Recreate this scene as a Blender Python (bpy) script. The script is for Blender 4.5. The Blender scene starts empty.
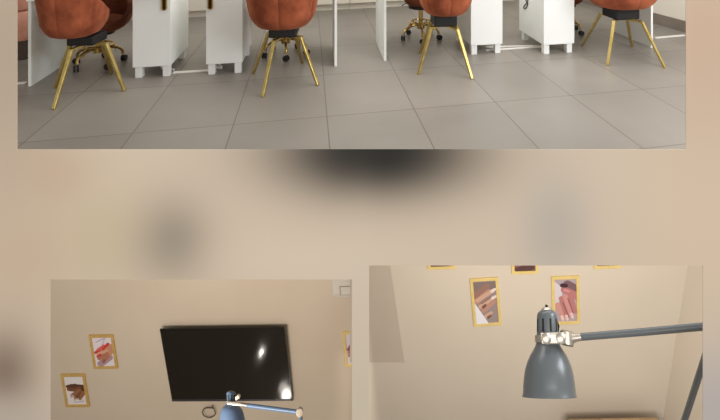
import bpy, math, random
from mathutils import Vector, Matrix, Euler
random.seed(7)
S = bpy.context.scene
COL = S.collection
PI = math.pi

# ------------------------------------------------------------------ camera
F, PX, PY, HC = 483.0, 405.0, -98.0, 1.43          # focal length in pixels, principal point, eye height
cd = bpy.data.cameras.new('camera'); cam = bpy.data.objects.new('camera', cd); COL.objects.link(cam)
cd.sensor_width = 36.0; cd.lens = F * 36.0 / 720.0
cd.shift_x = (360.0 - PX) / 720.0; cd.shift_y = -(210.0 - PY) / 720.0
cd.clip_start = 0.05; cd.clip_end = 100
cam.location = (0, 0, HC); cam.rotation_euler = (PI / 2, 0, 0)
S.camera = cam

def ray(px, py):
    return Vector(((px - PX) / F, 1.0, -(py - PY) / F))
def at(px, py, Y):
    return Vector((0, 0, HC)) + ray(px, py) * Y
def ground(px, py, z=0.0):
    return at(px, py, (HC - z) * F / (py - PY))
def project(P):
    return PX + F * P.x / P.y, PY + F * (HC - P.z) / P.y

# ------------------------------------------------------------------ materials
def lin(c):
    o = []
    for v in c:
        v /= 255.0
        o.append(v / 12.92 if v <= 0.04045 else ((v + 0.055) / 1.055) ** 2.4)
    return tuple(o) + (1.0,)

def mat(name, rgb, rough=0.5, metal=0.0, rgb2=None, scale=8.0, bump=0.0, bump_scale=60.0, sheen=0.0, spec=0.5, lo=0.35, hi=0.7, stretch=None):
    m = bpy.data.materials.new(name); m.use_nodes = True
    nt = m.node_tree; b = nt.nodes['Principled BSDF']
    b.inputs['Base Color'].default_value = lin(rgb)
    b.inputs['Roughness'].default_value = rough
    b.inputs['Metallic'].default_value = metal
    b.inputs['Specular IOR Level'].default_value = spec
    if sheen:
        b.inputs['Sheen Weight'].default_value = sheen
        b.inputs['Sheen Roughness'].default_value = 0.4
        b.inputs['Sheen Tint'].default_value = lin((255, 190, 150))
    tc = nt.nodes.new('ShaderNodeTexCoord')
    src = tc.outputs['Object']
    if stretch:
        mp = nt.nodes.new('ShaderNodeMapping'); mp.inputs['Scale'].default_value = stretch
        nt.links.new(src, mp.inputs['Vector']); src = mp.outputs['Vector']
    if rgb2 is not None:
        n = nt.nodes.new('ShaderNodeTexNoise'); n.inputs['Scale'].default_value = scale; n.inputs['Detail'].default_value = 4
        nt.links.new(src, n.inputs['Vector'])
        r = nt.nodes.new('ShaderNodeValToRGB')
        r.color_ramp.elements[0].position = lo; r.color_ramp.elements[0].color = lin(rgb)
        r.color_ramp.elements[1].position = hi; r.color_ramp.elements[1].color = lin(rgb2)
        nt.links.new(n.outputs['Fac'], r.inputs['Fac']); nt.links.new(r.outputs['Color'], b.inputs['Base Color'])
    if bump:
        n2 = nt.nodes.new('ShaderNodeTexNoise'); n2.inputs['Scale'].default_value = bump_scale; n2.inputs['Detail'].default_value = 3
        nt.links.new(src, n2.inputs['Vector'])
        bp = nt.nodes.new('ShaderNodeBump'); bp.inputs['Strength'].default_value = bump; bp.inputs['Distance'].default_value = 0.01
        nt.links.new(n2.outputs['Fac'], bp.inputs['Height']); nt.links.new(bp.outputs['Normal'], b.inputs['Normal'])
    return m

M = {}
M['velvet'] = mat('terracotta_velvet', (126, 63, 40), 0.75, 0, (184, 102, 69), 6, 0.3, 25, sheen=0.25, spec=0.2)
M['velvet_dark'] = mat('rust_velvet', (104, 56, 38), 0.8, 0, (132, 74, 52), 7, 0.25, 25, sheen=0.2, spec=0.2)
M['pink_velvet'] = mat('pink_velvet', (192, 132, 112), 0.75, 0, (214, 160, 140), 6, 0.2, 25, sheen=0.3, spec=0.2)
M['black'] = mat('black_plastic', (13, 14, 18), 0.5)
M['rubber'] = mat('dark_rubber', (30, 28, 28), 0.6)
M['dark_brown'] = mat('dark_wood_plinth', (62, 50, 42), 0.6, 0, (76, 62, 52), 6)
M['gold'] = mat('brushed_gold', (200, 176, 104), 0.36, 1.0, (222, 200, 132), 20)
M['gold_dark'] = mat('polished_gold', (196, 164, 98), 0.22, 1.0)
M['bronze'] = mat('dark_bronze', (64, 48, 22), 0.35, 1.0)
M['white'] = mat('white_laminate', (241, 243, 241), 0.35, 0, (236, 239, 236), 3)
M['marble'] = mat('pale_marble_laminate', (238, 241, 236), 0.25, 0, (212, 218, 212), 2.5, lo=0.45, hi=0.75, stretch=(1, 1, .5))
M['cream'] = mat('cream_cabinet', (226, 220, 206), 0.45)
M['seam'] = mat('grey_line', (150, 142, 130), 0.6)
M['white_plastic'] = mat('white_plastic', (232, 228, 220), 0.4)
M['ac_white'] = mat('dimmed_white_plastic', (208, 200, 187), 0.5)  # white plastic greyed, its dimmer light put into the colour
M['room_white'] = mat('white_wall_paint', (232, 226, 214), 0.85, 0, (226, 219, 206), 2)
M['skirt_tile'] = mat('grey_skirting_tile', (134, 124, 114), 0.5, 0, (122, 112, 102), 4)
M['wall_warm'] = mat('warm_beige_paint', (204, 188, 167), 0.85, 0, (200, 183, 161), 1.5)
M['wall_pale'] = mat('pale_beige_paint', (204, 192, 175), 0.85, 0, (200, 188, 171), 1.5)
M['wall_shadow'] = mat('painted_shadow', (188, 174, 158), 0.85, 0, (184, 170, 154), 3)  # darker wall colour that paints in a cast shadow
M['frame_gold'] = mat('matt_gold_frame', (228, 202, 132), 0.45, 0.1, (218, 190, 116), 30)
M['frame_gold2'] = mat('dull_gold_frame', (206, 170, 98), 0.45, 0.1, (190, 152, 84), 30)
M['screen'] = mat('glossy_black_screen', (29, 26, 23), 0.09, 0, spec=0.6)
M['bezel'] = mat('black_bezel', (16, 16, 16), 0.3)
M['chin'] = mat('grey_bezel_strip', (92, 90, 92), 0.35, 0.6)
M['lamp_grey'] = mat('slate_grey_enamel', (104, 110, 114), 0.3, 0.1, (98, 105, 110), 5)
M['lamp_blue'] = mat('blue_grey_enamel', (90, 111, 140), 0.4, 0.05)
M['chrome'] = mat('brushed_nickel', (198, 192, 182), 0.38, 1.0)
M['bone'] = mat('ivory_knob', (196, 182, 162), 0.4)
M['slot'] = mat('dark_slot', (14, 15, 16), 0.7)
M['bulb'] = mat('frosted_bulb', (240, 236, 226), 0.4)
M['sofa'] = mat('brown_leather', (165, 138, 104), 0.5, 0, (148, 120, 88), 8, 0.1, 60)
M['plaster'] = mat('grey_plaster', (150, 140, 128), 0.9)
M['slate_floor'] = mat('brown_floor', (96, 80, 64), 0.5, 0, (84, 70, 56), 4)

# ------------------------------------------------------------------ mesh builder
class MB:
    def __init__(s): s.v = []; s.f = []; s.mi = []; s.cur = 0
    def add(s, vs, fs):
        b = len(s.v); s.v += [Vector(v) for v in vs]
        s.f += [tuple(b + i for i in f) for f in fs]; s.mi += [s.cur] * len(fs); return s
    def box(s, lo, hi, mtx=None):
        x0, y0, z0 = lo; x1, y1, z1 = hi
        vs = [Vector(p) for p in ((x0,y0,z0),(x1,y0,z0),(x1,y1,z0),(x0,y1,z0),(x0,y0,z1),(x1,y0,z1),(x1,y1,z1),(x0,y1,z1))]
        if mtx: vs = [mtx @ v for v in vs]
        return s.add(vs, [(0,3,2,1),(4,5,6,7),(0,1,5,4),(1,2,6,5),(2,3,7,6),(3,0,4,7)])
    def bar(s, p, q, w, h=None, up=Vector((0,0,1)), w2=None):
        p = Vector(p); q = Vector(q); h = h or w; d = (q - p).normalized()
        a = d.cross(up)
        a = a.normalized() if a.length > 1e-4 else Vector((1,0,0)); b = a.cross(d)
        vs = []
        for P, k in ((p, 1.0), (q, (w2 / w) if w2 else 1.0)):
            for sx, sy in ((-1,-1),(1,-1),(1,1),(-1,1)): vs.append(P + a * sx * w/2 * k + b * sy * h/2 * k)
        return s.add(vs, [(0,3,2,1),(4,5,6,7),(0,1,5,4),(1,2,6,5),(2,3,7,6),(3,0,4,7)])
    def tube(s, pts, r, n=10, closed=False, cap=True):
        pts = [Vector(p) for p in pts]; m = len(pts); rs = r if isinstance(r, (list, tuple)) else [r] * m
        vs = []; prev = None
        for i in range(m):
            if closed: t = (pts[(i+1) % m] - pts[i-1]).normalized()
            else: t = (pts[min(i+1, m-1)] - pts[max(i-1, 0)]).normalized()
            if prev is None:
                a = t.orthogonal().normalized()
            else:
                a = (prev - t * prev.dot(t)).normalized()
            prev = a; b = t.cross(a)
            for k in range(n):
                an = 2 * PI * k / n; vs.append(pts[i] + (a * math.cos(an) + b * math.sin(an)) * rs[i])
        fs = []
        for i in range(m if closed else m - 1):
            j = (i + 1) % m
            for k in range(n): fs.append((i*n + k, i*n + (k+1) % n, j*n + (k+1) % n, j*n + k))
        if cap and not closed: fs += [tuple(range(n))[::-1], tuple((m-1)*n + k for k in range(n))]
        return s.add(vs, fs)
    def lathe(s, prof, o=Vector((0,0,0)), ax=Vector((0,0,1)), n=32, ref=None):
        ax = Vector(ax).normalized(); a = (ref - ax * ref.dot(ax)).normalized() if ref is not None else ax.orthogonal().normalized(); b = ax.cross(a)
        vs = []; fs = []
        for r, h in prof:
            for k in range(n):
                t = 2 * PI * k / n; vs.append(Vector(o) + ax * h + (a * math.cos(t) + b * math.sin(t)) * max(r, 1e-4))
        m = len(prof)
        for i in range(m - 1):
            for k in range(n): fs.append((i*n + k, i*n + (k+1) % n, (i+1)*n + (k+1) % n, (i+1)*n + k))
        fs += [tuple(range(n))[::-1], tuple((m-1)*n + k for k in range(n))]
        return s.add(vs, fs)
    def rings(s, prof, o, ax, e1, e2, n=48):
        vs = []; fs = []
        for r, h in prof:
            for k in range(n):
                t = 2 * PI * k / n; vs.append(Vector(o) + ax * h + (e1 * math.cos(t) + e2 * math.sin(t)) * max(r, 1e-4))
        m = len(prof)
        for i in range(m - 1):
            for k in range(n): fs.append((i*n + k, i*n + (k+1) % n, (i+1)*n + (k+1) % n, (i+1)*n + k))
        fs += [tuple(range(n))[::-1], tuple((m-1)*n + k for k in range(n))]
        return s.add(vs, fs)
    def ball(s, c, r, n=14):
        return s.lathe([(r * math.sin(PI * i / 10), -r * math.cos(PI * i / 10)) for i in range(11)], Vector(c), n=n)
    def poly(s, pts): return s.add(pts, [tuple(range(len(pts)))])
    def build(s, name, mats, parent=None, origin=None, bevel=0.0, smooth=False, seg=2, inv=None):
        me = bpy.data.meshes.new(name)
        o = Vector(origin) if origin is not None else (parent.location.copy() if (parent is not None and inv is None) else Vector((0,0,0)))
        vs = [(inv @ v) if inv is not None else (v - o) for v in s.v]
        me.from_pydata(vs, [], s.f)
        for mm in (mats if isinstance(mats, (list, tuple)) else [mats]): me.materials.append(mm)
        for p, i in zip(me.polygons, s.mi): p.material_index = i; p.use_smooth = smooth
        me.update()
        import bmesh
        bm = bmesh.new(); bm.from_mesh(me); bmesh.ops.recalc_face_normals(bm, faces=bm.faces); bm.to_mesh(me); bm.free()
        ob = bpy.data.objects.new(name, me); COL.objects.link(ob)
        if parent is not None: ob.parent = parent
        elif inv is None: ob.location = o
        if bevel:
            md = ob.modifiers.new('bevel', 'BEVEL'); md.width = bevel; md.segments = seg; md.limit_method = 'ANGLE'; md.angle_limit = math.radians(40)
        if smooth: 
            md = ob.modifiers.new('split', 'EDGE_SPLIT'); md.split_angle = math.radians(40)
        return ob

def thing(name, label, cat, loc=(0,0,0), group=None, mtx=None):
    o = bpy.data.objects.new(name, None); COL.objects.link(o); o.empty_display_size = .05
    if mtx is not None: o.matrix_world = mtx
    else: o.location = loc
    o['label'] = label; o['category'] = cat
    if group: o['group'] = group
    return o
def tag(o, label, cat, group=None):
    o['label'] = label; o['category'] = cat
    if group: o['group'] = group
    return o
def struct(o): o['kind'] = 'structure'; return o

# ================================================================== UPPER ROOM (nail salon floor)
TH = math.radians(11.3)
U = Vector((math.cos(TH), math.sin(TH), 0)); V = Vector((-math.sin(TH), math.cos(TH), 0)); Z = Vector((0,0,1))

# floor: tiles 0.594 x 0.785 with dark joints
def tile_mat():
    m = bpy.data.materials.new('grey_floor_tiles'); m.use_nodes = True; nt = m.node_tree; L = nt.links.new
    b = nt.nodes['Principled BSDF']; b.inputs['Roughness'].default_value = 0.38; b.inputs['Specular IOR Level'].default_value = 0.4
    tc = nt.nodes.new('ShaderNodeTexCoord'); sx = nt.nodes.new('ShaderNodeSeparateXYZ'); L(tc.outputs['Object'], sx.inputs[0])
    def mth(op, a, v):
        n = nt.nodes.new('ShaderNodeMath'); n.operation = op
        for i, q in enumerate((a, v)):
            if q is None: continue
            if isinstance(q, (int, float)): n.inputs[i].default_value = q
            else: L(q, n.inputs[i])
        return n.outputs[0]
    lines = []; ids = []
    for out, w, off in ((sx.outputs[0], .594, .1211), (sx.outputs[1], .785, 3.2607)):
        q = mth('DIVIDE', mth('SUBTRACT', out, off), w)
        fr = mth('FRACT', q, None); ids.append(mth('FLOOR', q, None))
        d = mth('MULTIPLY', mth('MINIMUM', fr, mth('SUBTRACT', 1.0, fr)), w)
        lines.append(mth('LESS_THAN', d, .0035))
    ln = mth('MAXIMUM', lines[0], lines[1])
    cb = nt.nodes.new('ShaderNodeCombineXYZ'); L(ids[0], cb.inputs[0]); L(ids[1], cb.inputs[1])
    wn = nt.nodes.new('ShaderNodeTexWhiteNoise'); L(cb.outputs[0], wn.inputs['Vector'])
    ns = nt.nodes.new('ShaderNodeTexNoise'); ns.inputs['Scale'].default_value = 1.6; ns.inputs['Detail'].default_value = 5; L(tc.outputs['Object'], ns.inputs['Vector'])
    fac = mth('ADD', mth('MULTIPLY', ns.outputs['Fac'], .75), mth('MULTIPLY', wn.outputs['Value'], .25))
    r = nt.nodes.new('ShaderNodeValToRGB'); r.color_ramp.elements[0].position = .25; r.color_ramp.elements[1].position = .8
    r.color_ramp.elements[0].color = lin((130, 125, 118)); r.color_ramp.elements[1].color = lin((147, 142, 135)); L(fac, r.inputs['Fac'])
    mx = nt.nodes.new('ShaderNodeMix'); mx.data_type = 'RGBA'; L(ln, mx.inputs[0]); L(r.outputs['Color'], mx.inputs[6]); mx.inputs[7].default_value = lin((104, 95, 86))
    L(mx.outputs[2], b.inputs['Base Color'])
    return m
fl = MB().box((-6, 2.4, -.12), (6, 9.5, 0)).build('floor', tile_mat())
fl.rotation_euler = (0, 0, TH); struct(fl)

# back wall, right wall, left wall
b0, b1 = ground(197, 18), ground(420, 6.3)
bd = (b1 - b0).normalized(); bn = Vector((-bd.y, bd.x, 0))           # bn points away from the viewer
def slab(p, q, nrm, t, z0, z1):
    mb = MB(); vs = []
    for z in (z0, z1):
        for a in (p, q, q + nrm * t, p + nrm * t): vs.append(Vector((a.x, a.y, z)))
    return mb.add(vs, [(0,3,2,1),(4,5,6,7),(0,1,5,4),(1,2,6,5),(2,3,7,6),(3,0,4,7)])
r0, r1 = ground(653, 22.9), ground(686.4, 32.5)
rd = (r0 - r1).normalized(); rn = Vector((rd.y, -rd.x, 0))           # away to the right
# corner of back wall plane (0.6 m behind the cabinet fronts) with right wall
pb = b0 + bn * .62
def isect(p, d, q, e):
    den = d.x * e.y - d.y * e.x; w = q - p
    return p + d * ((w.x * e.y - w.y * e.x) / den)
cr = isect(pb, bd, r0, rd)
back_l = cr - bd * 9.4
struct(slab(back_l, cr + bd * .1, bn, .1, 0, 2.6).build('wall_back', M['room_white']))
struct(slab(r1 - rd * 2.0, cr - rd * .002, rn, .1, 0, 2.6).build('wall_right', M['room_white']))
struct(slab(r1 - rd * 2.0, cr - rd * .01, -rn, .012, 0, .124).build('baseboard_right', M['skirt_tile']))
lw = back_l + bd * .1
struct(slab(lw - V * 4.2, lw - bd * 0 - V * .01, -U, .1, 0, 2.6).build('wall_left', M['room_white']))

# base cabinets along the back wall
cabw = .80; n0 = ground(350, 9.8)
s0 = (n0 - b0).dot(bd)
for k in range(-5, 3):
    p = b0 + bd * (s0 + k * cabw + .002); q = b0 + bd * (s0 + (k + 1) * cabw - .002)
    lbl = {-5: 'white base cabinet at the far end of the back wall row', -4: 'white base cabinet behind the pink armchair end of the row',
           -3: 'white base cabinet seen past the terracotta chair turned sideways', -2: 'white base cabinet seen in the gap between the two handled desk cabinets',
           -1: 'white base cabinet behind the terracotta chair with feet around a caster base', 0: 'white base cabinet seen past the two thin desk slabs',
           1: 'white base cabinet with a black cord hanging in front, behind the gold caster stool', 2: 'white base cabinet behind the two plain desk cabinets',
           }[k]
    t = thing('base_cabinet', lbl, 'cabinet', p, 'white base cabinets along the back wall')
    slab(p + bn * .02, q + bn * .02, bn, .57, .085, .82).build('carcass', M['cream'], t)
    slab(p + bn * .06, q + bn * .06, bn, .5, 0, .085).build('plinth', M['cream'], t)
    slab(p + bd * .003, q - bd * .003, bn, .018, .088, .80).build('door', M['cream'], t, bevel=.002)
    slab(p + bn * .004, q + bn * .004, bn, .59, .822, .85).build('worktop', M['white'], t)

# ---- bucket chair shell (shared mesh): front faces +Y, back faces the viewer at -Y
ZB = .425
def shell_mesh(mb, rims, n=96, wid=1.0):
    prof = [(.0, .10), (.004, .155), (.016, .192), (.04, .218), (.075, .243), (.11, .260), (.16, .274), (.22, .284), (.28, .29)]
    rows = []
    def pt(th, w, z, inset=0.0):
        groove = 1 - .035 * sum(math.exp(-(((th - c + PI) % (2*PI) - PI) / .045) ** 2) for c in (-PI/2, -PI/2 - 1.05, -PI/2 + 1.05))
        e = 2.4; c_, s_ = math.cos(th), math.sin(th)
        rr = (abs(c_) ** e + abs(s_) ** e) ** (-1 / e)
        g = groove if z > ZB + .01 and not inset else 1
        return Vector(((w - inset) * rr * c_ * g * wid, (w - inset) * rr * s_ * g * .98 - .0, z))
    def rim(th):
        b = .5 - .5 * math.sin(th)                                   # 1 at the back, 0 at the front
        return rims[0] + (rims[1] - rims[0]) * b ** 1.6
    for dz, w in prof[:6]: rows.append([pt(2*PI*k/n, w, ZB + dz) for k in range(n)])
    for t in (.2, .4, .6, .8, .95, 1.0):
        row = []
        for k in range(n):
            th = 2*PI*k/n; z0 = ZB + .11; z = z0 + (rim(th) - z0) * t
            w = .260 + .034 * min(1, (z - z0) / .2) - (.006 if t == 1.0 else 0)
            row.append(pt(th, w, z))
        rows.append(row)
    for t in (1.0, .8, .4, .0):
        row = []
        for k in range(n):
            th = 2*PI*k/n; z = .50 + (rim(th) - .50) * t
            row.append(pt(th, .284 if t else .25, z, .05))
        rows.append(row)
    vs = [v for r in rows for v in r]; fs = []
    for i in range(len(rows) - 1):
        for k in range(n): fs.append((i*n + k, i*n + (k+1) % n, (i+1)*n + (k+1) % n, (i+1)*n + k))
    fs.append(tuple(range(n))[::-1]); m = len(rows) - 1; fs.append(tuple(m*n + k for k in range(n)))
    mb.add(vs, fs)
def finish_shell(o):
    pass
def cushion_mesh(mb):
    mb.lathe([(.02, .0), (.19, .0), (.215, .02), (.22, .05), (.205, .075), (.15, .088), (.02, .09)], Vector((0, .0, .505)), n=40)

shell_proto = None; cushion_proto = None
def chair(label, feet, rot, dz=0.0, sx=1.0, sy=1.0, off=(0, 0), name='salon_chair', hubz=.356):
    """feet: four ground points in order round the chair"""
    global shell_proto, cushion_proto
    c = sum(feet, Vector((0,0,0))) / 4
    t = thing(name, label, 'chair', c, 'terracotta bucket chairs in front of the nail desks')
    if shell_proto is None:
        mb = MB(); shell_mesh(mb, (.56, .86)); so = mb.build('seat_shell', M['velvet'], t, origin=(0,0,0), smooth=True); shell_proto = so
        mb = MB(); cushion_mesh(mb); co = mb.build('seat_cushion', M['velvet'], t, origin=(0,0,0), smooth=True); cushion_proto = co
    else:
        so = shell_proto.copy(); COL.objects.link(so); so.parent = t
        co = cushion_proto.copy(); COL.objects.link(co); co.parent = t
    for o in (so, co): o.rotation_euler = (0, 0, rot); o.location = (off[0], off[1], dz); o.scale = (sx, sy, 1)
    hub = Matrix.Translation(c) @ Matrix.Rotation(rot, 4, 'Z')
    MB().box((-.108 * sx ** .5, -.108 * sy ** .5, hubz + .004), (.108 * sx ** .5, .108 * sy ** .5, ZB + dz + .004), hub).build('seat_mount', M['black'], t, bevel=.012)
    tops = []
    for ft in feet:
        d = ft - c; tops.append(c + d * .50 + Z * hubz)
    for i in range(4):
        up = (feet[i] - c).normalized()
        MB().bar(tops[i] - (tops[i] - feet[i]).normalized() * .0, feet[i] + Z * .0, .028, .023, up=up, w2=.023).build('leg', M['gold'], t, bevel=.003)
        MB().bar(Vector((c.x, c.y, hubz)) + (tops[i] - Vector((c.x, c.y, hubz))) * .1, tops[i] + up * .012, .03, .02).build('frame_arm', M['gold'], t, bevel=.003)
    return t
def g(*a): return ground(*a)
chair('terracotta bucket chair with gold legs beside the marble slab desk end, rotated on its hub',
      [g(53.5, 109.5), g(124.5, 91), g(112, 74), g(55, 88)], math.radians(2), 0, .8, .8, (-.075, -.03))
chair('terracotta bucket chair between a handled cabinet and a thin slab, one leg aimed forward',
      [g(262.5, 97), g(318, 85.5), g(302.5, 63), g(253, 74)], math.radians(6), .004, 1, 1, (-.01, 0))
chair('terracotta bucket chair beside the gold footring stool, between a thin slab and a plain cabinet',
      [g(418.3, 74.5), g(472, 79), g(466, 57), g(419.6, 53.6)], math.radians(8), .028, .86, .9, (.012, 0))
chair('terracotta bucket chair nearest the tiled skirting, all four gold legs in view',
      [g(607.5, 65.3), g(665, 68), g(632, 46.8), g(582, 46)], math.radians(12), .032, 1.2, 1.1)

# ---- technicians' stools: bucket seat on gold column with five castors
def stool(label, c, rot, zseat=.30, R=.19, ss=.8, facing=PI):
    t = thing('caster_chair', label, 'chair', c, 'gold caster chairs behind the nail desks')
    so = shell_proto.copy(); COL.objects.link(so); so.parent = t; so.name = 'seat_shell'
    so.data = shell_dark; so.rotation_euler = (0, 0, facing); so.location = (0, 0, zseat - ZB); so.scale = (ss, ss, .66); so.location.z = zseat - ZB * .66
    co = cushion_proto.copy(); COL.objects.link(co); co.parent = t; co.rotation_euler = (0, 0, facing); co.location = (0, 0, zseat - ZB * .66); co.scale = (ss, ss, .66)
    MB().lathe([(.05, .0), (.13, .004), (.13, .03), (.03, .032)], c + Z * (zseat - .03), n=24).build('seat_mount', M['black'], t, smooth=True)
    MB().lathe([(.017, .0), (.022, .002), (.022, zseat - .13), (.017, zseat - .128)], c + Z * .105, n=18).build('column', M['gold_dark'], t, smooth=True)
    rr = .115
    MB().tube([c + Vector((rr * math.cos(2*PI*k/32), rr * math.sin(2*PI*k/32), .175)) for k in range(32)], .0085, 8, closed=True).build('foot_ring', M['gold_dark'], t, smooth=True)
    sp = MB()
    MB().lathe([(.02, .0), (.042, .004), (.042, .05), (.024, .056)], c + Z * .105, n=20).build('base_hub', M['gold_dark'], t, smooth=True)
    for k in range(5):
        an = rot + 2*PI*k/5; d = Vector((math.cos(an), math.sin(an), 0))
        pts = []
        for i in range(9):
            q = i / 8; pts.append(c + d * (.03 + (R - .03) * math.sin(q * PI / 2)) + Z * (.065 + .085 * math.cos(q * PI / 2) ** .8 if q < 1 else .062))
        arm = MB(); arm.tube(pts, [.014] * 4 + [.012] * 5, 8); arm.tube([c + d * rr + Z * .175, c + d * rr + Z * .10 + d * .02], .006, 6); arm.build('base_arm', M['gold_dark'], t, smooth=True)
        w = c + d * R; sd = Matrix.Rotation(1.0, 3, 'Z') @ Vector((-d.y, d.x, 0))
        cb = MB()
        for s_ in (-1, 1): cb.lathe([(.008, -.007), (.026, -.007), (.026, .007), (.008, .007)], w + Z * .026 + sd * s_ * .012 + d * .008, sd, 18)
        cb.build('caster', M['rubber'], t, smooth=True)
shell_dark = shell_proto.data.copy(); shell_dark.materials.clear(); shell_dark.materials.append(M['velvet_dark'])
stool('rust velvet chair on gold castors behind the chair beside the marble slab', Vector((-2.70, 4.25, 0)), math.radians(250), .30, ss=.95, facing=PI + .2)
stool('rust velvet caster chair, only gold base showing between legs of another chair', Vector((-1.12, 4.53, 0)), math.radians(285), .315, facing=PI)
stool('rust velvet chair on a gold column with foot ring, behind the thin desk slab', Vector((.165, 5.06, 0)), math.radians(-90 + 4), .35, ss=.7, facing=PI - .1)
stool('rust velvet chair on gold castors mostly hidden behind the cabinet with a cable loop', Vector((1.74, 5.30, 0)), math.radians(-42), .32, facing=PI)

# ---- nail desks: slab side + cabinet on legs + top
DEP = .56
DU = Vector((math.cos(math.radians(10.3)), math.sin(math.radians(10.3)), 0)); DV = Vector((-DU.y, DU.x, 0))
def obox(mb, o, u0, u1, v0, v1, z0, z1):
    vs = []
    for z in (z0, z1):
        for a, b in ((u0, v0), (u1, v0), (u1, v1), (u0, v1)): vs.append(o + DU * a + DV * b + Z * z)
    return mb.add(vs, [(0,3,2,1),(4,5,6,7),(0,1,5,4),(1,2,6,5),(2,3,7,6),(3,0,4,7)])
def desk(label, slab_pt, cab_pt, cab_w, slab_mat, handle, slab_dep=.56, slab_dir=None, slab_side=1, back_leg=True, slab_t=.022):
    t = thing('nail_desk', label, 'desk', cab_pt.copy(), 'white nail desks in a row')
    o = cab_pt
    obox(MB(), o, 0, cab_w, .018, DEP, .09, .655).build('cabinet', M['white'], t, bevel=.002)
    dr = obox(MB(), o, .0, cab_w, 0, .0175, .092, .652).build('door', M['white'], t, bevel=.002)
    if handle:
        x = handle * cab_w; c = o + DU * x - DV * .002 + Z * .615
        hb = MB(); n = 24
        def stad(w, h, dd):
            pts = []
            for k in range(n):
                an = 2*PI*k/n; cx, cz = math.cos(an), math.sin(an)
                pts.append(c + DU * (cx * w) + Z * (cz * w + (h if cz > 0 else -h)) - DV * dd)
            return pts
        a_, b_ = stad(.021, .05, 0), stad(.021, .05, .012); hb.add(a_ + b_, [tuple(range(n)), tuple(range(2*n-1, n-1, -1))] + [(k, (k+1) % n, n + (k+1) % n, n + k) for k in range(n)])
        h = hb.build('handle', M['gold_dark'], dr, origin=o, bevel=.002)
        hb = MB(); a_, b_ = stad(.013, .05, .0122), stad(.012, .05, .0135); hb.add(a_ + b_, [tuple(range(n)), tuple(range(2*n-1, n-1, -1))] + [(k, (k+1) % n, n + (k+1) % n, n + k) for k in range(n)])
        hb.build('handle_inset', M['bronze'], dr, origin=o)
    for (a, b) in ((.012, .02), (cab_w - .066, .02), (.012, DEP - .09), (cab_w - .066, DEP - .09)):
        obox(MB(), o, a, a + .054, b, b + .054, 0, .0905).build('leg', M['white'], t, bevel=.002)
    # slab side
    sv = slab_dir or DV; q = slab_pt; w = slab_t * slab_side
    vs = [q + Z * z + DU * a + sv * b for z in (0, .66) for a, b in ((0, 0), (w, 0), (w, slab_dep), (0, slab_dep))]
    MB().add(vs, [(0,3,2,1),(4,5,6,7),(0,1,5,4),(1,2,6,5),(2,3,7,6),(3,0,4,7)]).build('side_slab', slab_mat, t, bevel=.0015)
    # top spans from slab to cabinet
    ux = (q - o).dot(DU); vx = (q - o).dot(DV)
    lo, hi = min(ux, 0) - .01, max(ux, cab_w) + .01
    obox(MB(), o, lo, hi, min(0, vx) - .01, max(DEP, vx + slab_dep) + .01, .66, .70).build('tabletop', M['white'], t, bevel=.003)
    return t
def foot(px, py, z=.09):
    p = ground(px, py, z); return Vector((p.x, p.y, 0))
desk('white nail desk with marble slab side and gold handled cabinet, nearest the pink armchair', g(28, 86.5), foot(132.5, 68), .287, M['marble'], .84, slab_dep=.54, slab_side=1)
desk('white nail desk with handled cabinet at one end and thin slab beside open floor', g(337, 66.5), foot(206, 64.8), .287, M['white'], .12, slab_side=-1)
desk('white nail desk with a thin slab beside the foot ring chair and a plain cabinet', g(384, 61), foot(471, 45.8), .31, M['white'], None, slab_dep=.62)
desk('white nail desk with a cable loop on its cabinet side, next to the tiled skirting', g(653, 47.7), foot(543.8, 45.3), .31, M['white'], None, slab_side=-1, slab_dep=.60)

# ---- pink armchair past the marble slab
def armchair():
    p = g(26, 61); t = thing('armchair', 'pink velvet armchair on a dark plinth, mostly hidden beyond the marble desk slab', 'armchair', (p.x - .45, p.y + .45, 0))
    def ob(u0, u1, v0, v1, z0, z1): 
        mb = MB(); vs = [p + U * a + V * b + Z * z for z in (z0, z1) for a, b in ((u0, v0), (u1, v0), (u1, v1), (u0, v1))]
        return mb.add(vs, [(0,3,2,1),(4,5,6,7),(0,1,5,4),(1,2,6,5),(2,3,7,6),(3,0,4,7)])
    ob(-.9, -.02, .03, .78, 0, .17).build('plinth', M['dark_brown'], t, bevel=.01)
    ob(-.92, .0, .0, .8, .17, .44).build('seat', M['pink_velvet'], t, bevel=.03, smooth=True)
    ob(-.92, -.76, .0, .8, .44, .66).build('arm', M['pink_velvet'], t, bevel=.05, smooth=True)
    ob(-.16, .0, .0, .8, .44, .66).build('arm', M['pink_velvet'], t, bevel=.05, smooth=True)
    ob(-.76, -.16, .6, .8, .44, .9).build('backrest', M['pink_velvet'], t, bevel=.05, smooth=True)
armchair()

# ---- white cable covers and loose cables on the floor
def strip(label, a, b, w=.03, h=.012):
    p, q = g(*a), g(*b); d = (q - p).normalized(); nn = Vector((-d.y, d.x, 0))
    vs = [P + nn * s_ * w/2 + Z * z for z in (0, h) for P, s_ in ((p, -1), (q, -1), (q, 1), (p, 1))]
    o = MB().add(vs, [(0,3,2,1),(4,5,6,7),(0,1,5,4),(1,2,6,5),(2,3,7,6),(3,0,4,7)]).build('cable_cover', M['white_plastic'], origin=p, bevel=.003)
    tag(o, label, 'cable cover', 'white cable covers on the floor')
strip('white cable cover on the floor in front of the pink armchair', (2, 84.8), (26.3, 83.6))
strip('white cable cover on the floor across the gap between the two handled cabinets', (173, 73.4), (211.5, 71.0))
strip('white cable cover on the floor between the two plain cabinets, the one nearer the viewer', (486, 50.9), (547, 47.0), .022)
strip('white cable cover on the floor between the two plain cabinets, the one further in', (486, 47.6), (549, 46.0), .018)
strip('white cable cover on the floor running up to the tiled skirting', (654.8, 38.4), (684.3, 35.8))
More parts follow.
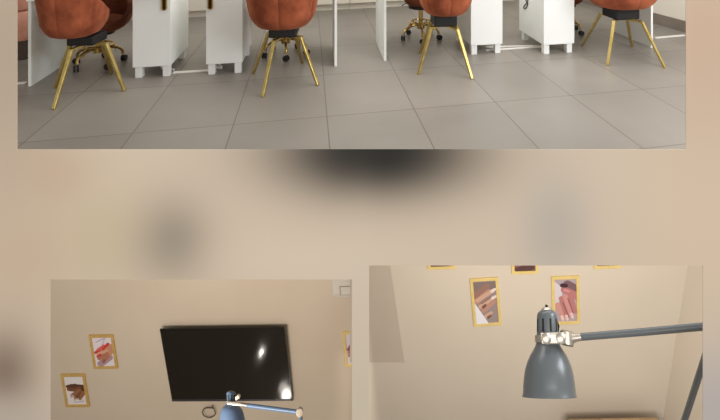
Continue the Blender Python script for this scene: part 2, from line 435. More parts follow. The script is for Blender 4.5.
def cable(name, label, pts, r, m, cat='cable', sm=True):
    P = [Vector(p) for p in pts]; out = []
    for i in range(len(P) - 1):
        p0, p1, p2, p3 = P[max(i-1, 0)], P[i], P[i+1], P[min(i+2, len(P)-1)]
        for k in range(6):
            t = k / 6; out.append(.5 * ((2*p1) + (p2 - p0) * t + (2*p0 - 5*p1 + 4*p2 - p3) * t*t + (3*p1 - p0 - 3*p2 + p3) * t**3))
    out.append(P[-1])
    o = MB().tube(out, r, 8).build(name, m, origin=P[0], smooth=True); tag(o, label, cat); return o
def lift(p, z): return Vector((p.x, p.y, z))
cable('power_cable', 'white cable curling under the cabinet beside the sideways terracotta chair', [lift(g(173.8, 71.2), .012), lift(g(168, 69.6), .012), lift(g(164, 70.4), .012), lift(g(161.5, 69.8), .03), lift(g(160, 68.5), .075)], .009, M['white_plastic'])
cable('power_cable', 'white cable curling under the handled cabinet beside the second terracotta chair', [lift(g(208, 68.8), .012), lift(g(215, 68.6), .012), lift(g(221.5, 69.4), .012), lift(g(220, 68.4), .03), lift(g(217, 67), .065)], .009, M['white_plastic'])
# cable loop hanging on the side of the fourth desk's cabinet
cb4 = foot(543.8, 45.3) - DU * .006
def side4(px, py):
    r_ = ray(px, py); o = Vector((0, 0, HC)); tt = (cb4 - o).dot(DU) / r_.dot(DU); return o + r_ * tt
cable('power_cable', 'thin dark cable looped against the side of a white desk cabinet', [side4(529.5, -6), side4(527, 2), side4(523.8, 6.5), side4(524.2, 8.8), side4(526.6, 7), side4(527.5, 3), side4(525.5, .5)], .0045, M['black'])
pc = lambda px, py: (lambda r_: Vector((0, 0, HC)) + r_ * ((b0 - bn * .02 - Vector((0, 0, HC))).dot(bn) / r_.dot(bn)))(ray(px, py))
cable('power_cable', 'thin black cord hanging in front of the white back wall cabinets', [pc(413, -4), pc(409, .5), pc(405, 4), pc(401.5, 5.6)], .006, M['black'])

# ================================================================== DISPLAY BOARD with three openings
WY = 1.30; PPM = F / WY
def board_mat():
    m = bpy.data.materials.new('mottled_beige_board'); m.use_nodes = True; nt = m.node_tree; L = nt.links.new
    b = nt.nodes['Principled BSDF']; b.inputs['Roughness'].default_value = 0.9; b.inputs['Specular IOR Level'].default_value = 0.1
    tc = nt.nodes.new('ShaderNodeTexCoord')
    def rgb(c): return lin(c)
    cur = None
    base = (203, 188, 171)
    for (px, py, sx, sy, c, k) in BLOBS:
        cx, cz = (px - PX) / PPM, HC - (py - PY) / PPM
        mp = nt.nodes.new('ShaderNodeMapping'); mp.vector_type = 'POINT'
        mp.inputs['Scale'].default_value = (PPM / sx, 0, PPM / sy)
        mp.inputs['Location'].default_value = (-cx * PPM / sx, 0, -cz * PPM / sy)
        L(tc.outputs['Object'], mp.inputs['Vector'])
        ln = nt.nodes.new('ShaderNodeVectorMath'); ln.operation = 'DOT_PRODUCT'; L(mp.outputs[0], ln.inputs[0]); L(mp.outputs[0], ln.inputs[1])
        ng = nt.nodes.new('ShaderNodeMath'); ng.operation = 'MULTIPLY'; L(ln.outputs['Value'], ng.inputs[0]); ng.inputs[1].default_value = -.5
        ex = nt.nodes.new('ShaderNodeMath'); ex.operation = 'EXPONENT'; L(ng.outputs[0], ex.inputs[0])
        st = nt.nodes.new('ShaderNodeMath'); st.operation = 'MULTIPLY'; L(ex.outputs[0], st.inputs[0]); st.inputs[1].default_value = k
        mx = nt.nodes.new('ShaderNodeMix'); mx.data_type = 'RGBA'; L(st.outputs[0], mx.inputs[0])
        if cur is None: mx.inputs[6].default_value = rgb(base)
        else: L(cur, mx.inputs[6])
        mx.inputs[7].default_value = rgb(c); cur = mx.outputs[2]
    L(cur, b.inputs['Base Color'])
    return m
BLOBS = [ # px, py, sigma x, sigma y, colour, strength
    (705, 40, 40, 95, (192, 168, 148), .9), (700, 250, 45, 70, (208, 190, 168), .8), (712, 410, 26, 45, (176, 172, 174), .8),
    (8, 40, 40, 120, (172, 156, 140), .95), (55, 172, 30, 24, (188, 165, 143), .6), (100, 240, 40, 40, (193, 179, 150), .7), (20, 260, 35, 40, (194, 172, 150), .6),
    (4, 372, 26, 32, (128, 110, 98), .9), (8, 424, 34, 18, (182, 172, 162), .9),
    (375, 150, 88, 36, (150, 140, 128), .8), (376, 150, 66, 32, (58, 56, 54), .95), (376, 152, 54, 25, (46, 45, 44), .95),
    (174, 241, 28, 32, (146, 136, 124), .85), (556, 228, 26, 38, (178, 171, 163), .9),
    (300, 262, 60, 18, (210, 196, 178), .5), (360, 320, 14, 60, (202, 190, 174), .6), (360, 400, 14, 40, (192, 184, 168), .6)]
xs = lambda px: (px - PX) / PPM
zs = lambda py: HC - (py - PY) / PPM
holes = [(17, -60, 686, 149.5), (50, 279.5, 352, 520), (369, 265.5, 703, 520)]
gx = sorted({-260.0, 980.0, *[h[0] for h in holes], *[h[2] for h in holes]})
gy = sorted({-620.0, 640.0, *[h[1] for h in holes], *[h[3] for h in holes]})
bd_ = MB(); TK = .002
def inhole(x, y): return any(h[0] < x < h[2] and h[1] < y < h[3] for h in holes)
idx = {}; 
def vtx(x, y, back):
    key = (x, y, back)
    if key not in idx: idx[key] = len(bd_.v); bd_.v.append(Vector((xs(x), WY + (TK if back else 0), zs(y))))
    return idx[key]
cells = {(i, j) for i in range(len(gx) - 1) for j in range(len(gy) - 1) if not inhole((gx[i] + gx[i+1]) / 2, (gy[j] + gy[j+1]) / 2)}
for (i, j) in cells:
    x0, x1, y0, y1 = gx[i], gx[i+1], gy[j], gy[j+1]
    for bk in (False, True): bd_.f.append(tuple(vtx(x, y, bk) for x, y in ((x0, y0), (x1, y0), (x1, y1), (x0, y1)))); bd_.mi.append(0)
    for (di, dj, e) in ((-1, 0, ((x0, y0), (x0, y1))), (1, 0, ((x1, y0), (x1, y1))), (0, -1, ((x0, y0), (x1, y0))), (0, 1, ((x0, y1), (x1, y1)))):
        if (i + di, j + dj) not in cells:
            (a, c) = e; bd_.f.append((vtx(*a, False), vtx(*c, False), vtx(*c, True), vtx(*a, True))); bd_.mi.append(0)
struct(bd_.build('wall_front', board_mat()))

# ================================================================== LOWER ROOMS
def wall_frame(yaw, pitch, roll, D, pc_):
    """local axes: x along the wall, y into the wall, z up the wall; origin where the view ray pc_ meets it"""
    y, p, r = map(math.radians, (yaw, pitch, roll))
    Ry = Matrix(((math.cos(y), 0, math.sin(y)), (0, 1, 0), (-math.sin(y), 0, math.cos(y))))
    Rx = Matrix(((1, 0, 0), (0, math.cos(p), -math.sin(p)), (0, math.sin(p), math.cos(p))))
    Rz = Matrix(((math.cos(r), -math.sin(r), 0), (math.sin(r), math.cos(r), 0), (0, 0, 1)))
    R = Ry @ Rx @ Rz                                                  # right, down, away in camera axes
    w = lambda c: Vector((c[0], c[2], -c[1]))
    h, d, n = w(R.col[0]), w(R.col[1]), w(R.col[2])
    Mx = Matrix.Identity(4)
    for i, a in enumerate((h, n, -d)):
        for k in range(3): Mx[k][i] = a[k]
    r_ = ray(*pc_); o = Vector((0, 0, HC)) + r_ * (D / r_.dot(n))
    Mx.translation = o
    return Mx
def hit(Mx, px, py, off=0.0):
    """local (x, z) where the pixel's ray meets the plane y = off"""
    I = Mx.inverted(); o = I @ Vector((0, 0, HC)); d = I.to_3x3() @ ray(px, py)
    t = (off - o.y) / d.y; q = o + d * t
    return q.x, q.z
def local(Mx, x, y, z): return Mx @ Matrix.Translation((x, y, z))

W2 = wall_frame(2.08, 7.51, -2.88, 4.0, (226, 365))
W3 = wall_frame(1.51, 7.12, -3.34, 3.8, (525, 320))

def wall_slab(name, Mx, x0, x1, z0, z1, m, t=.1):
    mb = MB(); mb.box((x0, 0, z0), (x1, t, z1)); o = mb.build(name, m, inv=Matrix.Identity(4)); o.matrix_world = Mx; return struct(o)
def wall_cut(name, Mx, x0, edge, side, z0, z1, m):
    # a wall that runs from x0 to the partition, whose line it follows
    (ea, za_), (eb, zb_) = hit(Mx, edge, 270), hit(Mx, edge, 420); k_ = (eb - ea) / (zb_ - za_)
    xe = lambda z: ea + (z - za_) * k_
    vs = []
    for z in (z0, z1):
        for x_, y_ in ((x0, 0), (xe(z), 0), (xe(z), .1), (x0, .1)): vs.append((x_, y_, z))
    o = MB().add(vs, [(0,3,2,1),(4,5,6,7),(0,1,5,4),(1,2,6,5),(2,3,7,6),(3,0,4,7)]).build(name, m, inv=Matrix.Identity(4)); o.matrix_world = Mx; return struct(o)
wall_cut('wall_television', W2, -2.3, 360.3, 1, -1.9, 2.0, M['wall_warm'])
xc_top, _ = hit(W3, 688, 266); xc_bot, _ = hit(W3, 663, 420)
wall_cut('wall_gallery', W3, 1.5, 360.8, -1, -1.9, 1.95, M['wall_pale'])

# side wall of the gallery room, its corner leaning as in the photo
def wpt(Mx, x, y, z): return Mx @ Vector((x, y, z))
ax_, az_ = hit(W3, 688, 266); bx_, bz_ = hit(W3, 663, 420)
sl = (bx_ - ax_) / (bz_ - az_)
def cx_(z): return ax_ + (z - az_) * sl
mb = MB(); vs = []
for z in (-1.9, 1.95):
    for x_, y_ in ((0, -.001), (.9, -1.9), (1.0, -1.9), (.1, -.001)): vs.append(wpt(W3, cx_(z) + x_, y_, z))
mb.add(vs, [(0,3,2,1),(4,5,6,7),(0,1,5,4),(1,2,6,5),(2,3,7,6),(3,0,4,7)])
struct(mb.build('wall_side', M['wall_pale']))
# partition between the two lower rooms
mb = MB(); vs = []
for z in (-4.9, -.2):
    for px_, Y in ((359.3, 1.32), (361.7, 1.32), (361.4, 4.2), (359.6, 4.2)): vs.append(Vector(((px_ - PX) / F * Y, Y, z)))
mb.add(vs, [(0,3,2,1),(4,5,6,7),(0,1,5,4),(1,2,6,5),(2,3,7,6),(3,0,4,7)]); struct(mb.build('wall_partition', M['plaster']))
struct(MB().box((-4.6, 1.32, -5.1), (4.6, 6.6, -5.0)).build('floor_lower', M['slate_floor']))
# cast shadow on the gallery wall, painted as a thin darker panel
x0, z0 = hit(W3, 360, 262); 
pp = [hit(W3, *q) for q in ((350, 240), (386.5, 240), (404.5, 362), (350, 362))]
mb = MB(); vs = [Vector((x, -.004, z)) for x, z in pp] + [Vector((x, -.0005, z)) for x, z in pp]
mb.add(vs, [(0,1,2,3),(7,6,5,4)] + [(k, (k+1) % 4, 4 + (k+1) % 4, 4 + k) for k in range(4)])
o = mb.build('shadow_patch_1', M['wall_shadow'], inv=Matrix.Identity(4)); o.matrix_world = W3; struct(o)

# ---- framed hand photographs
ART = {}
def amat(c):
    if c not in ART: ART[c] = mat('print_ink_%d' % len(ART), c, 0.45, spec=0.3)
    return ART[c]
def picture(Mx, cx, cz, w, h, label, bg, shapes, gold, group, bw=.026, dep=.012, roll=0.0):
    R = local(Mx, cx, 0, cz) @ Matrix.Rotation(roll, 4, 'Y')
    t = thing('picture_frame', label, 'picture', mtx=R, group=group)
    I = Matrix.Identity(4); mb = MB()
    a, b = w/2, h/2; i_, j_ = a - bw, b - bw; y0, y1 = -.001 - dep, -.001
    for lo, hi in (((-a, y0, -b), (a, y1, -j_)), ((-a, y0, j_), (a, y1, b)), ((-a, y0, -j_), (-i_, y1, j_)), ((i_, y0, -j_), (a, y1, j_))): mb.box(lo, hi)
    mb.build('frame', gold, t, inv=I, bevel=.002)
    pr = MB(); mats = [amat(bg)]; yb = y0 + .006
    pr.box((-i_, yb, -j_), (i_, yb + .004, j_))
    def clip(pts):
        for ax, sg, lim in ((0, 1, i_), (0, -1, i_), (1, 1, j_), (1, -1, j_)):
            out = []
            for k in range(len(pts)):
                p, q = pts[k], pts[(k+1) % len(pts)]
                ip, iq = sg * p[ax] <= lim, sg * q[ax] <= lim
                if ip: out.append(p)
                if ip != iq:
                    u = (sg * lim - p[ax]) / (q[ax] - p[ax]); out.append((p[0] + (q[0]-p[0]) * u, p[1] + (q[1]-p[1]) * u))
            pts = out
            if not pts: return []
        return pts
    for n_, (kind, c, *a_) in enumerate(shapes):
        if amat(c) not in mats: mats.append(amat(c))
        pr.cur = mats.index(amat(c))
        if kind == 'poly': pts = [(x * i_, z * j_) for x, z in a_[0]]
        else:
            x1, z1, x2, z2, r1, r2 = a_
            x1 *= i_; x2 *= i_; z1 *= j_; z2 *= j_; r1 *= i_; r2 *= i_
            an = math.atan2(z2 - z1, x2 - x1) if kind == 'cap' else 0; pts = []
            for k in range(9): q = an + PI/2 + PI * k / 8; pts.append((x1 + r1 * math.cos(q), z1 + r1 * math.sin(q)))
            for k in range(9): q = an - PI/2 + PI * k / 8; pts.append((x2 + r2 * math.cos(q), z2 + r2 * math.sin(q)))
        pts = clip(pts)
        if len(pts) > 2: pr.poly([Vector((x, yb - .0004 * (n_ + 1), z)) for x, z in pts])
    pr.build('print', mats, t, inv=I)
    return t
sk1, sk2, sk3 = (214, 160, 130), (196, 138, 110), (176, 116, 92)
red, red2 = (196, 66, 60), (218, 98, 84)
handA = [('cap', (168, 140, 150), -.5, -.85, .6, -.4, .35, .3), ('cap', sk2, .1, -.35, .95, .3, .45, .4), ('cap', sk3, -.55, -.45, .2, -.1, .22, .3), ('cap', sk1, -.6, -.15, .3, .15, .2, .26), ('cap', sk2, -.45, .1, .5, .32, .18, .24),
         ('cap', sk3, -.2, -.62, .35, -.3, .2, .26), ('cap', red, -.85, -.05, -.35, .18, .13, .17), ('cap', red2, -.5, .18, .15, .42, .13, .17), ('cap', red, .0, .2, .6, .55, .12, .15), ('cap', red, -.7, -.3, -.35, -.2, .1, .14),
         ('cap', (150, 96, 90), -.15, -.72, .0, -.58, .1, .13), ('cap', (190, 176, 186), -.6, .7, .3, .95, .05, .05), ('cap', (190, 176, 186), .0, .5, .4, .98, .04, .05)]
b1, b2, b3 = (120, 78, 50), (92, 58, 38), (150, 100, 70)
handB = [('cap', b2, -.3, .25, 1.0, .1, .36, .5), ('cap', b1, -.65, .1, .3, .1, .24, .36), ('cap', b3, -.4, -.35, .4, -.05, .2, .28), ('cap', b1, -.1, -.55, .6, -.2, .18, .26), ('cap', b3, .35, -.6, .85, -.15, .15, .22),
         ('cap', b2, -.75, .3, .1, .35, .18, .24), ('cap', (206, 160, 140), -.55, -.45, -.35, -.35, .1, .12), ('cap', (206, 160, 140), -.2, -.66, -.02, -.56, .09, .11), ('cap', (205, 196, 200), -.3, -.85, .7, -.75, .08, .1)]
handC = [('cap', (176, 120, 124), -.75, -.25, -.2, .1, .2, .3), ('cap', (150, 84, 92), -.85, -.05, -.55, .2, .14, .18), ('cap', sk3, -.8, -.45, -.3, -.3, .14, .2), ('cap', sk2, .2, -.2, 1.0, .4, .3, .4), ('cap', sk1, -.35, -.1, .4, .1, .18, .26), ('cap', sk2, -.3, .3, .6, .35, .18, .24), ('cap', (186, 80, 90), -.6, -.05, -.35, -.02, .14, .15), ('cap', (186, 80, 90), -.5, .34, -.25, .33, .13, .14), ('cap', (170, 140, 160), -.4, -.7, .7, -.5, .2, .24)]
p1, p2, p3 = (200, 160, 138), (180, 138, 120), (150, 112, 100)
handD = [('poly', (128, 112, 108), [(-1, .95), (1, .95), (1, .55), (-.2, .25), (-1, .5)]), ('cap', p3, -.9, .3, .2, .75, .3, .26), ('cap', p2, -.8, .05, .35, .5, .26, .22), ('cap', p1, -.75, .1, .8, .55, .2, .17), ('cap', p1, -.5, -.2, .8, .22, .22, .17),
         ('cap', p3, -.4, -.05, .5, .22, .08, .06), ('cap', p2, -.35, -.42, .75, .0, .2, .16), ('cap', p1, -.2, -.7, .4, -.5, .2, .15), ('cap', (224, 206, 198), .62, .5, .92, .6, .15, .12), ('cap', (224, 206, 198), .62, .18, .92, .26, .14, .12), ('cap', (120, 84, 78), -.25, -.22, -.05, -.12, .14, .1), ('cap', (120, 84, 78), .1, -.72, .32, -.64, .12, .1),
         ('poly', (222, 220, 226), [(-1, -.0), (.1, -1), (-1, -1)])]
q1, q2, q3 = (200, 142, 136), (178, 118, 116), (140, 92, 96)
handE = [('poly', (206, 196, 200), [(-1, .9), (-.3, .6), (-.35, .1), (-1, -.3)]), ('cap', (120, 92, 96), .2, .75, .85, .5, .4, .5), ('cap', q2, -.1, .5, .9, .2, .34, .4), ('cap', q1, -.75, -.2, -.3, -.8, .25, .22), ('cap', q2, -.4, .1, .05, -.75, .24, .22), ('cap', q1, -.05, .2, .5, -.7, .24, .22),
         ('cap', q2, .4, .25, .85, -.55, .22, .2), ('cap', q3, -.25, -.1, .25, -.8, .06, .05), ('cap', q3, .2, .1, .66, -.6, .06, .05), ('cap', (226, 190, 184), -.4, -.75, -.3, -.9, .15, .12), ('cap', (226, 190, 184), .02, -.72, .1, -.9, .14, .12), ('cap', (226, 190, 184), .48, -.62, .58, -.8, .14, .12),
         ('cap', (70, 44, 56), -.3, .72, .05, .7, .2, .18), ('cap', (208, 140, 140), -.1, .52, .25, .45, .13, .12)]
handT = [('cap', (90, 62, 60), -.5, -.9, .5, -.8, .5, .4), ('cap', q3, -.9, -.7, -.2, -.6, .2, .2)]
GA = 'gold framed hand photographs on the television wall'; GB = 'gold framed hand photographs on the lamp wall'
def put2(px, py, w, h, *r): 
    x, z = hit(W2, px, py, -.012); return picture(W2, x, z, w, h, *r)
put2(103.2, 352.3, .244, .374, 'gold framed photo of red painted nails, upper of the pair beside the television', (222, 212, 216), handA, M['frame_gold2'], GA)
put2(75.0, 391.0, .244, .374, 'gold framed photo of a dark brown hand, lower of the pair beside the television', (224, 216, 214), handB, M['frame_gold2'], GA)
put2(356.5, 349.5, .244, .38, 'gold framed photo cut by the room edge, below the air conditioner', (212, 200, 208), handC, M['frame_gold'], GA)
def put3(px, py, w, h, *r, **k):
    x, z = hit(W3, px, py, -.012); return picture(W3, x, z, w, h, *r, **k)
FW, FH = .24, .468
put3(485.9, 302.5, FW * 1.03, FH, 'gold framed photo of pale fingers with a white wedge in its lower corner', (150, 134, 132), handD, M['frame_gold'], GB, roll=math.radians(-2))
put3(565.9, 300.8, FW, FH, 'gold framed photo of crossed pink fingers, partly behind the grey lamp head', (172, 156, 160), handE, M['frame_gold'], GB)
put3(440.5, 248.2, .245, .41, 'gold frame with only its bottom rail showing, above the painted shadow patch', (150, 134, 132), handT, M['frame_gold'], GB)
put3(524.5, 252.9, .232, .41, 'gold frame with a dark print sliver, above and between the two hand photos', (110, 88, 90), handT, M['frame_gold'], GB)
put3(607.5, 247.3, .235, .41, 'gold frame with only its bottom rail showing, above the long lamp arm', (150, 134, 132), handT, M['frame_gold'], GB)

# ---- television
x, z = hit(W2, 227.0, 365.3, -.048)
tw, th = 1.2, .845
t = thing('television', 'large black flat television with glossy screen hung on the beige wall', 'television', mtx=local(W2, x, -.035, z) @ Matrix.Rotation(math.radians(2.5), 4, 'X'))
TVM = t.matrix_world.copy()
I = Matrix.Identity(4)
mb = MB(); mb.box((-tw/2, -.012, -th/2), (tw/2, -.004, th/2)); mb.box((-.4, -.004, -.3), (.4, .013, .05)); mb.build('housing', M['bezel'], t, inv=I)
mb = MB(); mb.box((-tw/2 + .008, -.0135, -th/2 + .02), (tw/2 - .008, -.0118, th/2 - .008)); mb.build('screen', M['screen'], t, inv=I)
mb = MB(); mb.box((-tw/2, -.016, -th/2 - .002), (tw/2, -.004, -th/2 + .018)); mb.build('bottom_bezel', M['chin'], t, inv=I, bevel=.002)
mb = MB(); mb.box((-.2, .012, -.1), (.2, .028, .04)); mb.build('wall_bracket', M['black'], t, inv=I)
def w2p(px, py, off): 
    x, z = hit(W2, px, py, off); return W2 @ Vector((x, off, z))
cable('television_cable', 'thin dark cable looping below the television', [w2p(212, 405, -.02), w2p(212.6, 407, -.025), w2p(214.5, 410, -.03), w2p(215, 414.5, -.03), w2p(210, 417.5, -.03), w2p(204, 415.5, -.03), w2p(202.5, 411, -.03), w2p(206, 408, -.035), w2p(213.5, 408, -.04)], .0045, M['dark_brown'])

# ---- air conditioner
x0, z0 = hit(W2, 334.3, 298.5, -.16)
t = thing('air_conditioner', 'white wall air conditioner in the top corner of the television room', 'air conditioner', mtx=local(W2, x0, 0, z0))
H = .27
mb = MB(); prof = [(-.001, 0), (-.13, 0), (-.185, .03), (-.2, .09), (-.2, H - .02), (-.17, H), (-.001, H)]
vs = [Vector((xx, y, zz)) for xx in (0, .85) for y, zz in prof]; n = len(prof)
mb.add(vs, [tuple(range(n)), tuple(range(2*n-1, n-1, -1))] + [(k, (k+1) % n, n + (k+1) % n, n + k) for k in range(n)]); mb.build('housing', M['ac_white'], t, inv=I, bevel=.012)
mb = MB(); mb.box((.075, -.205, .085), (.78, -.199, .16)); mb.build('louver', M['ac_white'], t, inv=I)
mb = MB()
for lo, hi in (((.065, -.2035, .078), (.79, -.1995, .085)), ((.065, -.2035, .16), (.79, -.1995, .167)), ((.065, -.2035, .085), (.075, -.1995, .16))): mb.box(lo, hi)
mb.build('vent_edge', M['seam'], t, inv=I)

# ---- desk lamps
def axis_for(px, py, Lean):
    r = ray(px, py); rx, ry = r.x, -r.z
    s_ = (rx * Lean + ry) / (1 + rx * rx + ry * ry)
    a = Vector((-rx * s_ + Lean, -s_, -(-ry * s_ + 1)))               # world: right, away, up ; axis points down the head
    return a.normalized()
def desk_lamp(label, px, py, Y, Lean, prof, y0, enamel, base_pt, joints, slot_rows, dome=None):
    """prof: (pixel rows from the head's top, half width in pixels)"""
    c = at(px, py, Y); a = axis_for(px, py, Lean); eps = .01
    lat = Vector((1, 0, 0)); dpt = ray(px, py); dpt = (dpt - lat * dpt.dot(lat)).normalized()
    q0 = Vector(project(c)); ka = (Vector(project(c + a * eps)) - q0).length / eps; kl = (Vector(project(c + lat * eps)) - q0).length / eps
    P = lambda row, w: (w / kl, (row - y0) / ka)
    t = thing('desk_lamp', label, 'lamp', base_pt)
    hd = MB(); outer = [P(r_, w) for r_, w in prof]
    rim = outer[-1]
    inner = [(max(w - .0025, .001), h) for w, h in outer[::-1] if h > outer[len(outer)//2][1]]
    pr = outer + [(rim[0] - .002, rim[1])] + inner + [(.004, inner[-1][1])]
    hd.rings(pr, c, a, lat, dpt, 56)
    head = hd.build('lamp_shade', enamel, t, smooth=True)
    return t, c, a, lat, ka, kl, P, head, -dpt

prof3 = [(304, 1.0), (305.2, 1.2), (305.6, 2.2), (307, 2.6), (307.6, 5.0), (309.2, 7.6), (311.5, 9.4), (314.5, 10.2), (332, 10.6), (342, 11.2), (346, 12.4), (350, 14.6), (355, 17.6), (361, 20.2), (368, 22.4), (376, 23.8), (385, 24.6), (392, 24.9), (394, 25.5), (395.3, 25.7)]
Y3 = 1.64
base3 = at(690, 480, 1.95)
t, c, a, lat, ka, kl, P, head, fwd = desk_lamp('slate grey metal desk lamp with slotted neck in front of the hand photos', 548.0, 352, Y3, .030, prof3, 352, M['lamp_grey'], base3, None, None)
# cooling slots round the neck, cap knob
sm = MB()
for k in range(-4, 5):
    an = k * .73 + .12; dr = (lat * math.sin(an) + fwd * math.cos(an))
    r0_, h0 = P(317.5, 10.25); r1_, h1 = P(331, 10.62)
    p = c + a * h0 + dr * (r0_ + .0004); q = c + a * h1 + dr * (r1_ + .0004)
    sm.bar(p, q, .0062, .0010, up=dr)
sm.build('cooling_slots', M['slot'], head, origin=t.location)
mb = MB(); mb.ball(c + a * P(304, 0)[1], .0055); mb.build('cap_knob', M['black'], head, origin=t.location, smooth=True)
mb = MB(); mb.rings([P(305.2, 2.0), P(305.4, 4.2), P(307.4, 5.6), P(309, 6.4), P(309.1, 2)], c, a, lat, fwd, 24); mb.build('cap', M['chrome'], head, origin=t.location, smooth=True)
mb = MB(); mb.ball(c + a * P(372, 0)[1], .03); mb.build('bulb', M['bulb'], head, origin=t.location, smooth=True)
def aim(px, py, Y=Y3): return at(px, py, Y)
# nickel collar and joint
kr, kh = P(338.5, 11.3)
mb = MB(); mb.rings([(kr + .0005, kh - .009), (kr + .0045, kh - .009), (kr + .0045, kh + .009), (kr + .0005, kh + .009)], c, a, lat, fwd, 40); mb.build('collar', M['chrome'], t, smooth=True)
nc = c + a * kh + fwd * (kr + .010)
yj = nc.y
j0 = at(540.5, 338.8, yj - .004); j1 = at(571, 338.0, yj - .004)
mb = MB(); mb.bar(j0, j1, .030, .012, up=fwd); mb.build('clamp_bar', M['chrome'], t, bevel=.005, seg=3)
jd = (j1 - j0).normalized()
for px_ in (546, 560.5):
    mb = MB(); mb.lathe([(.012, -.001), (.015, .002), (.015, .009), (.009, .012), (.004, .0125)], at(px_, 338.5, yj - .008), fwd, 24); mb.build('clamp_screw', M['chrome'], t, smooth=True)
mb = MB(); mb.lathe([(.016, -.02), (.021, -.016), (.022, 0), (.021, .016), (.016, .02)], at(567, 338.2, yj + .006), a, 24); mb.build('swivel', M['chrome'], t, smooth=True)
e0 = at(571, 338.5, yj); e1 = at(583, 336.6, yj)
mb = MB(); mb.tube([e0, e0.lerp(e1, .4), e1], [.013, .010, .0095], 14); mb.build('arm_ferrule', M['chrome'], t, smooth=True)
el = at(716, 325.4, 1.50)
mb = MB(); mb.tube([at(581, 336.9, yj), at(640, 332.2, (yj + 1.50)/2 + .01), el], .0098, 16); mb.build('upper_arm', M['lamp_grey'], t, smooth=True)
mb = MB(); mb.lathe([(.01, -.02), (.022, -.018), (.022, .018), (.01, .02)], el, Vector((0, 1, 0)), 24); mb.build('elbow', M['chrome'], t, smooth=True)
b_el = el + Vector((.004, .012, -.015)); lo3 = at(668, 470, 1.78)
mb = MB(); mb.tube([b_el, at(686, 415.5, 1.68), lo3], .0098, 16); mb.build('lower_arm', M['lamp_grey'], t, smooth=True)
mb = MB(); mb.lathe([(.02, .12), (.02, .03), (.09, .025), (.095, .012), (.095, 0), (.02, 0)], Vector((lo3.x, lo3.y, lo3.z - .13)), Vector((0,0,1)), 40); mb.build('base', M['lamp_grey'], t, smooth=True)
w0 = c + a * P(324, 0)[1] + lat * P(0, 10.5)[0] 
ctrl = [w0, at(557, 321.5, w0.y), at(558.6, 326, w0.y), at(558, 332, w0.y - .005), at(559, 336, yj)]
mb = MB(); mb.tube(ctrl, .0035, 8); mb.build('flex', M['black'], t, smooth=True)

# blue-grey lamp in the television room
prof2 = [(390.2, .8), (390.6, 2.6), (392, 4.2), (394.2, 4.8), (402.5, 4.9), (405, 6.2), (407, 8.6), (409.5, 10.2), (413, 11.2), (420, 12.4), (428, 13.4), (436, 14.0), (437, 14.4)]
Y2 = 2.85
base2 = at(300, 470, 2.9)
t, c, a, lat, ka, kl, P, head, fwd = desk_lamp('blue grey desk lamp with its head overlapping the bottom of the television', 232, 412, Y2, .05, prof2, 412, M['lamp_blue'], base2, None, None)

sm = MB()
for k in range(-4, 5):
    an = k * .62 + .3; dr = (lat * math.sin(an) + fwd * math.cos(an)); r0_, h0 = P(394.5, 4.9); r1_, h1 = P(401, 4.95)
    sm.bar(c + a * h0 + dr * (r0_ + .0003), c + a * h1 + dr * (r1_ + .0003), .008, .0012, up=dr)
sm.build('cooling_slots', M['slot'], head, origin=t.location)
mb = MB(); mb.ball(c + a * P(425, 0)[1], .03); mb.build('bulb', M['bulb'], head, origin=t.location, smooth=True)
kr, kh = P(403, 5.2)
mb = MB(); mb.rings([(kr - .001, kh - .008), (kr + .003, kh - .008), (kr + .003, kh + .008), (kr - .001, kh + .008)], c, a, lat, fwd, 32); mb.build('collar', M['chrome'], t, smooth=True)
yj = (c + a * kh + fwd * (kr + .012)).y
mb = MB(); mb.bar(at(227.5, 402.6, yj), at(243, 404.6, yj), .016, .012, up=fwd); mb.build('clamp_bar', M['chrome'], t, bevel=.004)
mb = MB(); mb.bar(at(236, 398.8, yj), at(239.2, 396, yj), .016, .010, up=fwd); mb.ball(at(238.6, 396.4, yj), .011); mb.build('wing_knob', M['bone'], t, smooth=True)
mb = MB(); mb.tube([at(241, 404.4, yj), at(249, 405.6, yj)], [.010, .0085], 14); mb.build('arm_ferrule', M['chrome'], t, smooth=True)
mb = MB(); mb.tube([at(247.5, 405.4, yj), at(297, 411.8, 2.75)], .0095, 14); mb.build('upper_arm', M['lamp_blue'], t, smooth=True)
mb = MB(); mb.lathe([(.008, -.016), (.018, -.014), (.02, 0), (.018, .014), (.008, .016)], at(299.6, 412, 2.73), Vector((.2, -1, .5)), 20); mb.build('elbow', M['bone'], t, smooth=True)
lo2 = at(306, 462, 2.8)
mb = MB(); mb.tube([at(300.4, 414.5, 2.75), lo2], .0095, 14); mb.build('lower_arm', M['lamp_blue'], t, smooth=True)
mb = MB(); mb.lathe([(.02, .12), (.02, .03), (.09, .025), (.095, .012), (.095, 0), (.02, 0)], Vector((lo2.x, lo2.y, lo2.z - .13)), Vector((0,0,1)), 40); mb.build('base', M['lamp_blue'], t, smooth=True)

# ---- brown sofa whose back just shows below the lamp
xa, za = hit(W3, 566, 418.4, -.16); xb, zb = hit(W3, 659, 418.0, -.16)
t = thing('sofa', 'brown leather sofa back just showing along the bottom below the grey lamp', 'sofa', mtx=local(W3, xa, -.35, za))
Wd = xb - xa
for nm_, lo, hi in (('backrest', (0, 0, -.45), (Wd, .2, 0)), ('seat', (0, -.5, -.65), (Wd, .18, -.42)), ('arm', (0, -.5, -.415), (.12, -.005, -.2)), ('arm', (Wd - .12, -.5, -.415), (Wd, -.005, -.2))):
    mb = MB(); mb.box(lo, hi); mb.build(nm_, M['sofa'], t, inv=I, bevel=.03, smooth=True, seg=4)

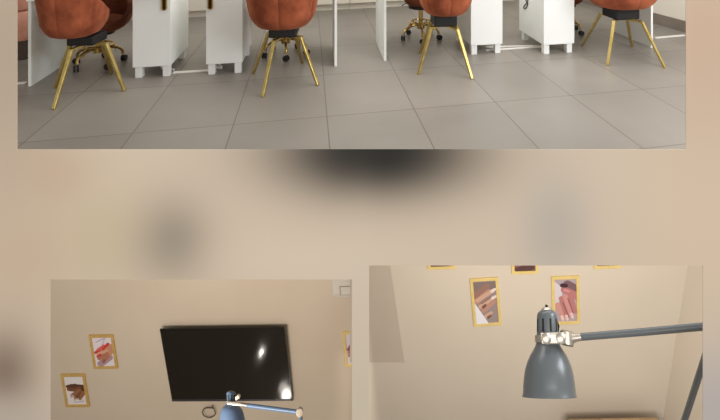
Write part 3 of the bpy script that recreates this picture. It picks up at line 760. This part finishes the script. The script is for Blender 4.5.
# ================================================================== LIGHT
wd = bpy.data.worlds.new('world'); S.world = wd; wd.use_nodes = True
wd.node_tree.nodes['Background'].inputs[0].default_value = (1.0, .96, .90, 1); wd.node_tree.nodes['Background'].inputs[1].default_value = .45
def area(name, loc, target, sx, sy, e, col=(1, .95, .88)):
    l = bpy.data.lights.new(name, 'AREA'); l.shape = 'RECTANGLE'; l.size = sx; l.size_y = sy; l.energy = e; l.color = col
    o = bpy.data.objects.new(name, l); COL.objects.link(o); o.location = loc
    o.rotation_euler = (Vector(target) - Vector(loc)).to_track_quat('-Z', 'Y').to_euler(); return o
def point(name, loc, e, r=.05, col=(1, .93, .84)):
    l = bpy.data.lights.new(name, 'POINT'); l.energy = e; l.shadow_soft_size = r; l.color = col
    o = bpy.data.objects.new(name, l); COL.objects.link(o); o.location = loc; return o
area('salon_ceiling_light', (.3, 4.2, 2.7), (.3, 4.2, 0), 4.5, 1.8, 85)
area('salon_window_light', (3.1, 1.8, 1.9), (.4, 4.4, .2), 2.2, 1.4, 105, (.96, .97, 1))
area('front_light', (0, -2.2, 2.6), (0, 1.3, .4), 4, 2, 135, (1, .96, .9))  # added unseen light behind the camera that brightens the board
area('television_room_light', (-1.75, 1.7, -1.45), (-1.5, 4.6, -3.0), 1.0, .6, 62, (1, .93, .85))
area('gallery_room_light', (.95, 1.7, -1.1), (1.2, 4.4, -2.7), 1.0, .6, 62, (1, .95, .88))

# point lights added out of view to make the television's lamp and window glints
nrm = (TVM.to_3x3() @ Vector((0, -1, 0))).normalized()
def mirror(px, py, dist):
    x_, z_ = hit(TVM, px, py, -.0135); p_ = TVM @ Vector((x_, -.0135, z_)); d_ = ray(px, py).normalized(); d_ = d_ - nrm * 2 * d_.dot(nrm)
    return p_ + d_ * dist, d_, p_
q, d_, p_ = mirror(261.3, 352.3, 1.9)
point('spot_glint_light', q, 1.4, .016)
q, d_, p_ = mirror(286.5, 395.5, 1.6); point('window_glint_light', q, 2.6, .055)
q, d_, p_ = mirror(283, 388, 1.6); point('window_glint_light', q, .5, .05)

S.view_settings.view_transform = 'Standard'; S.view_settings.look = 'None'; S.view_settings.gamma = 1.0; S.view_settings.exposure = 0.0
S.view_settings.use_curve_mapping = False
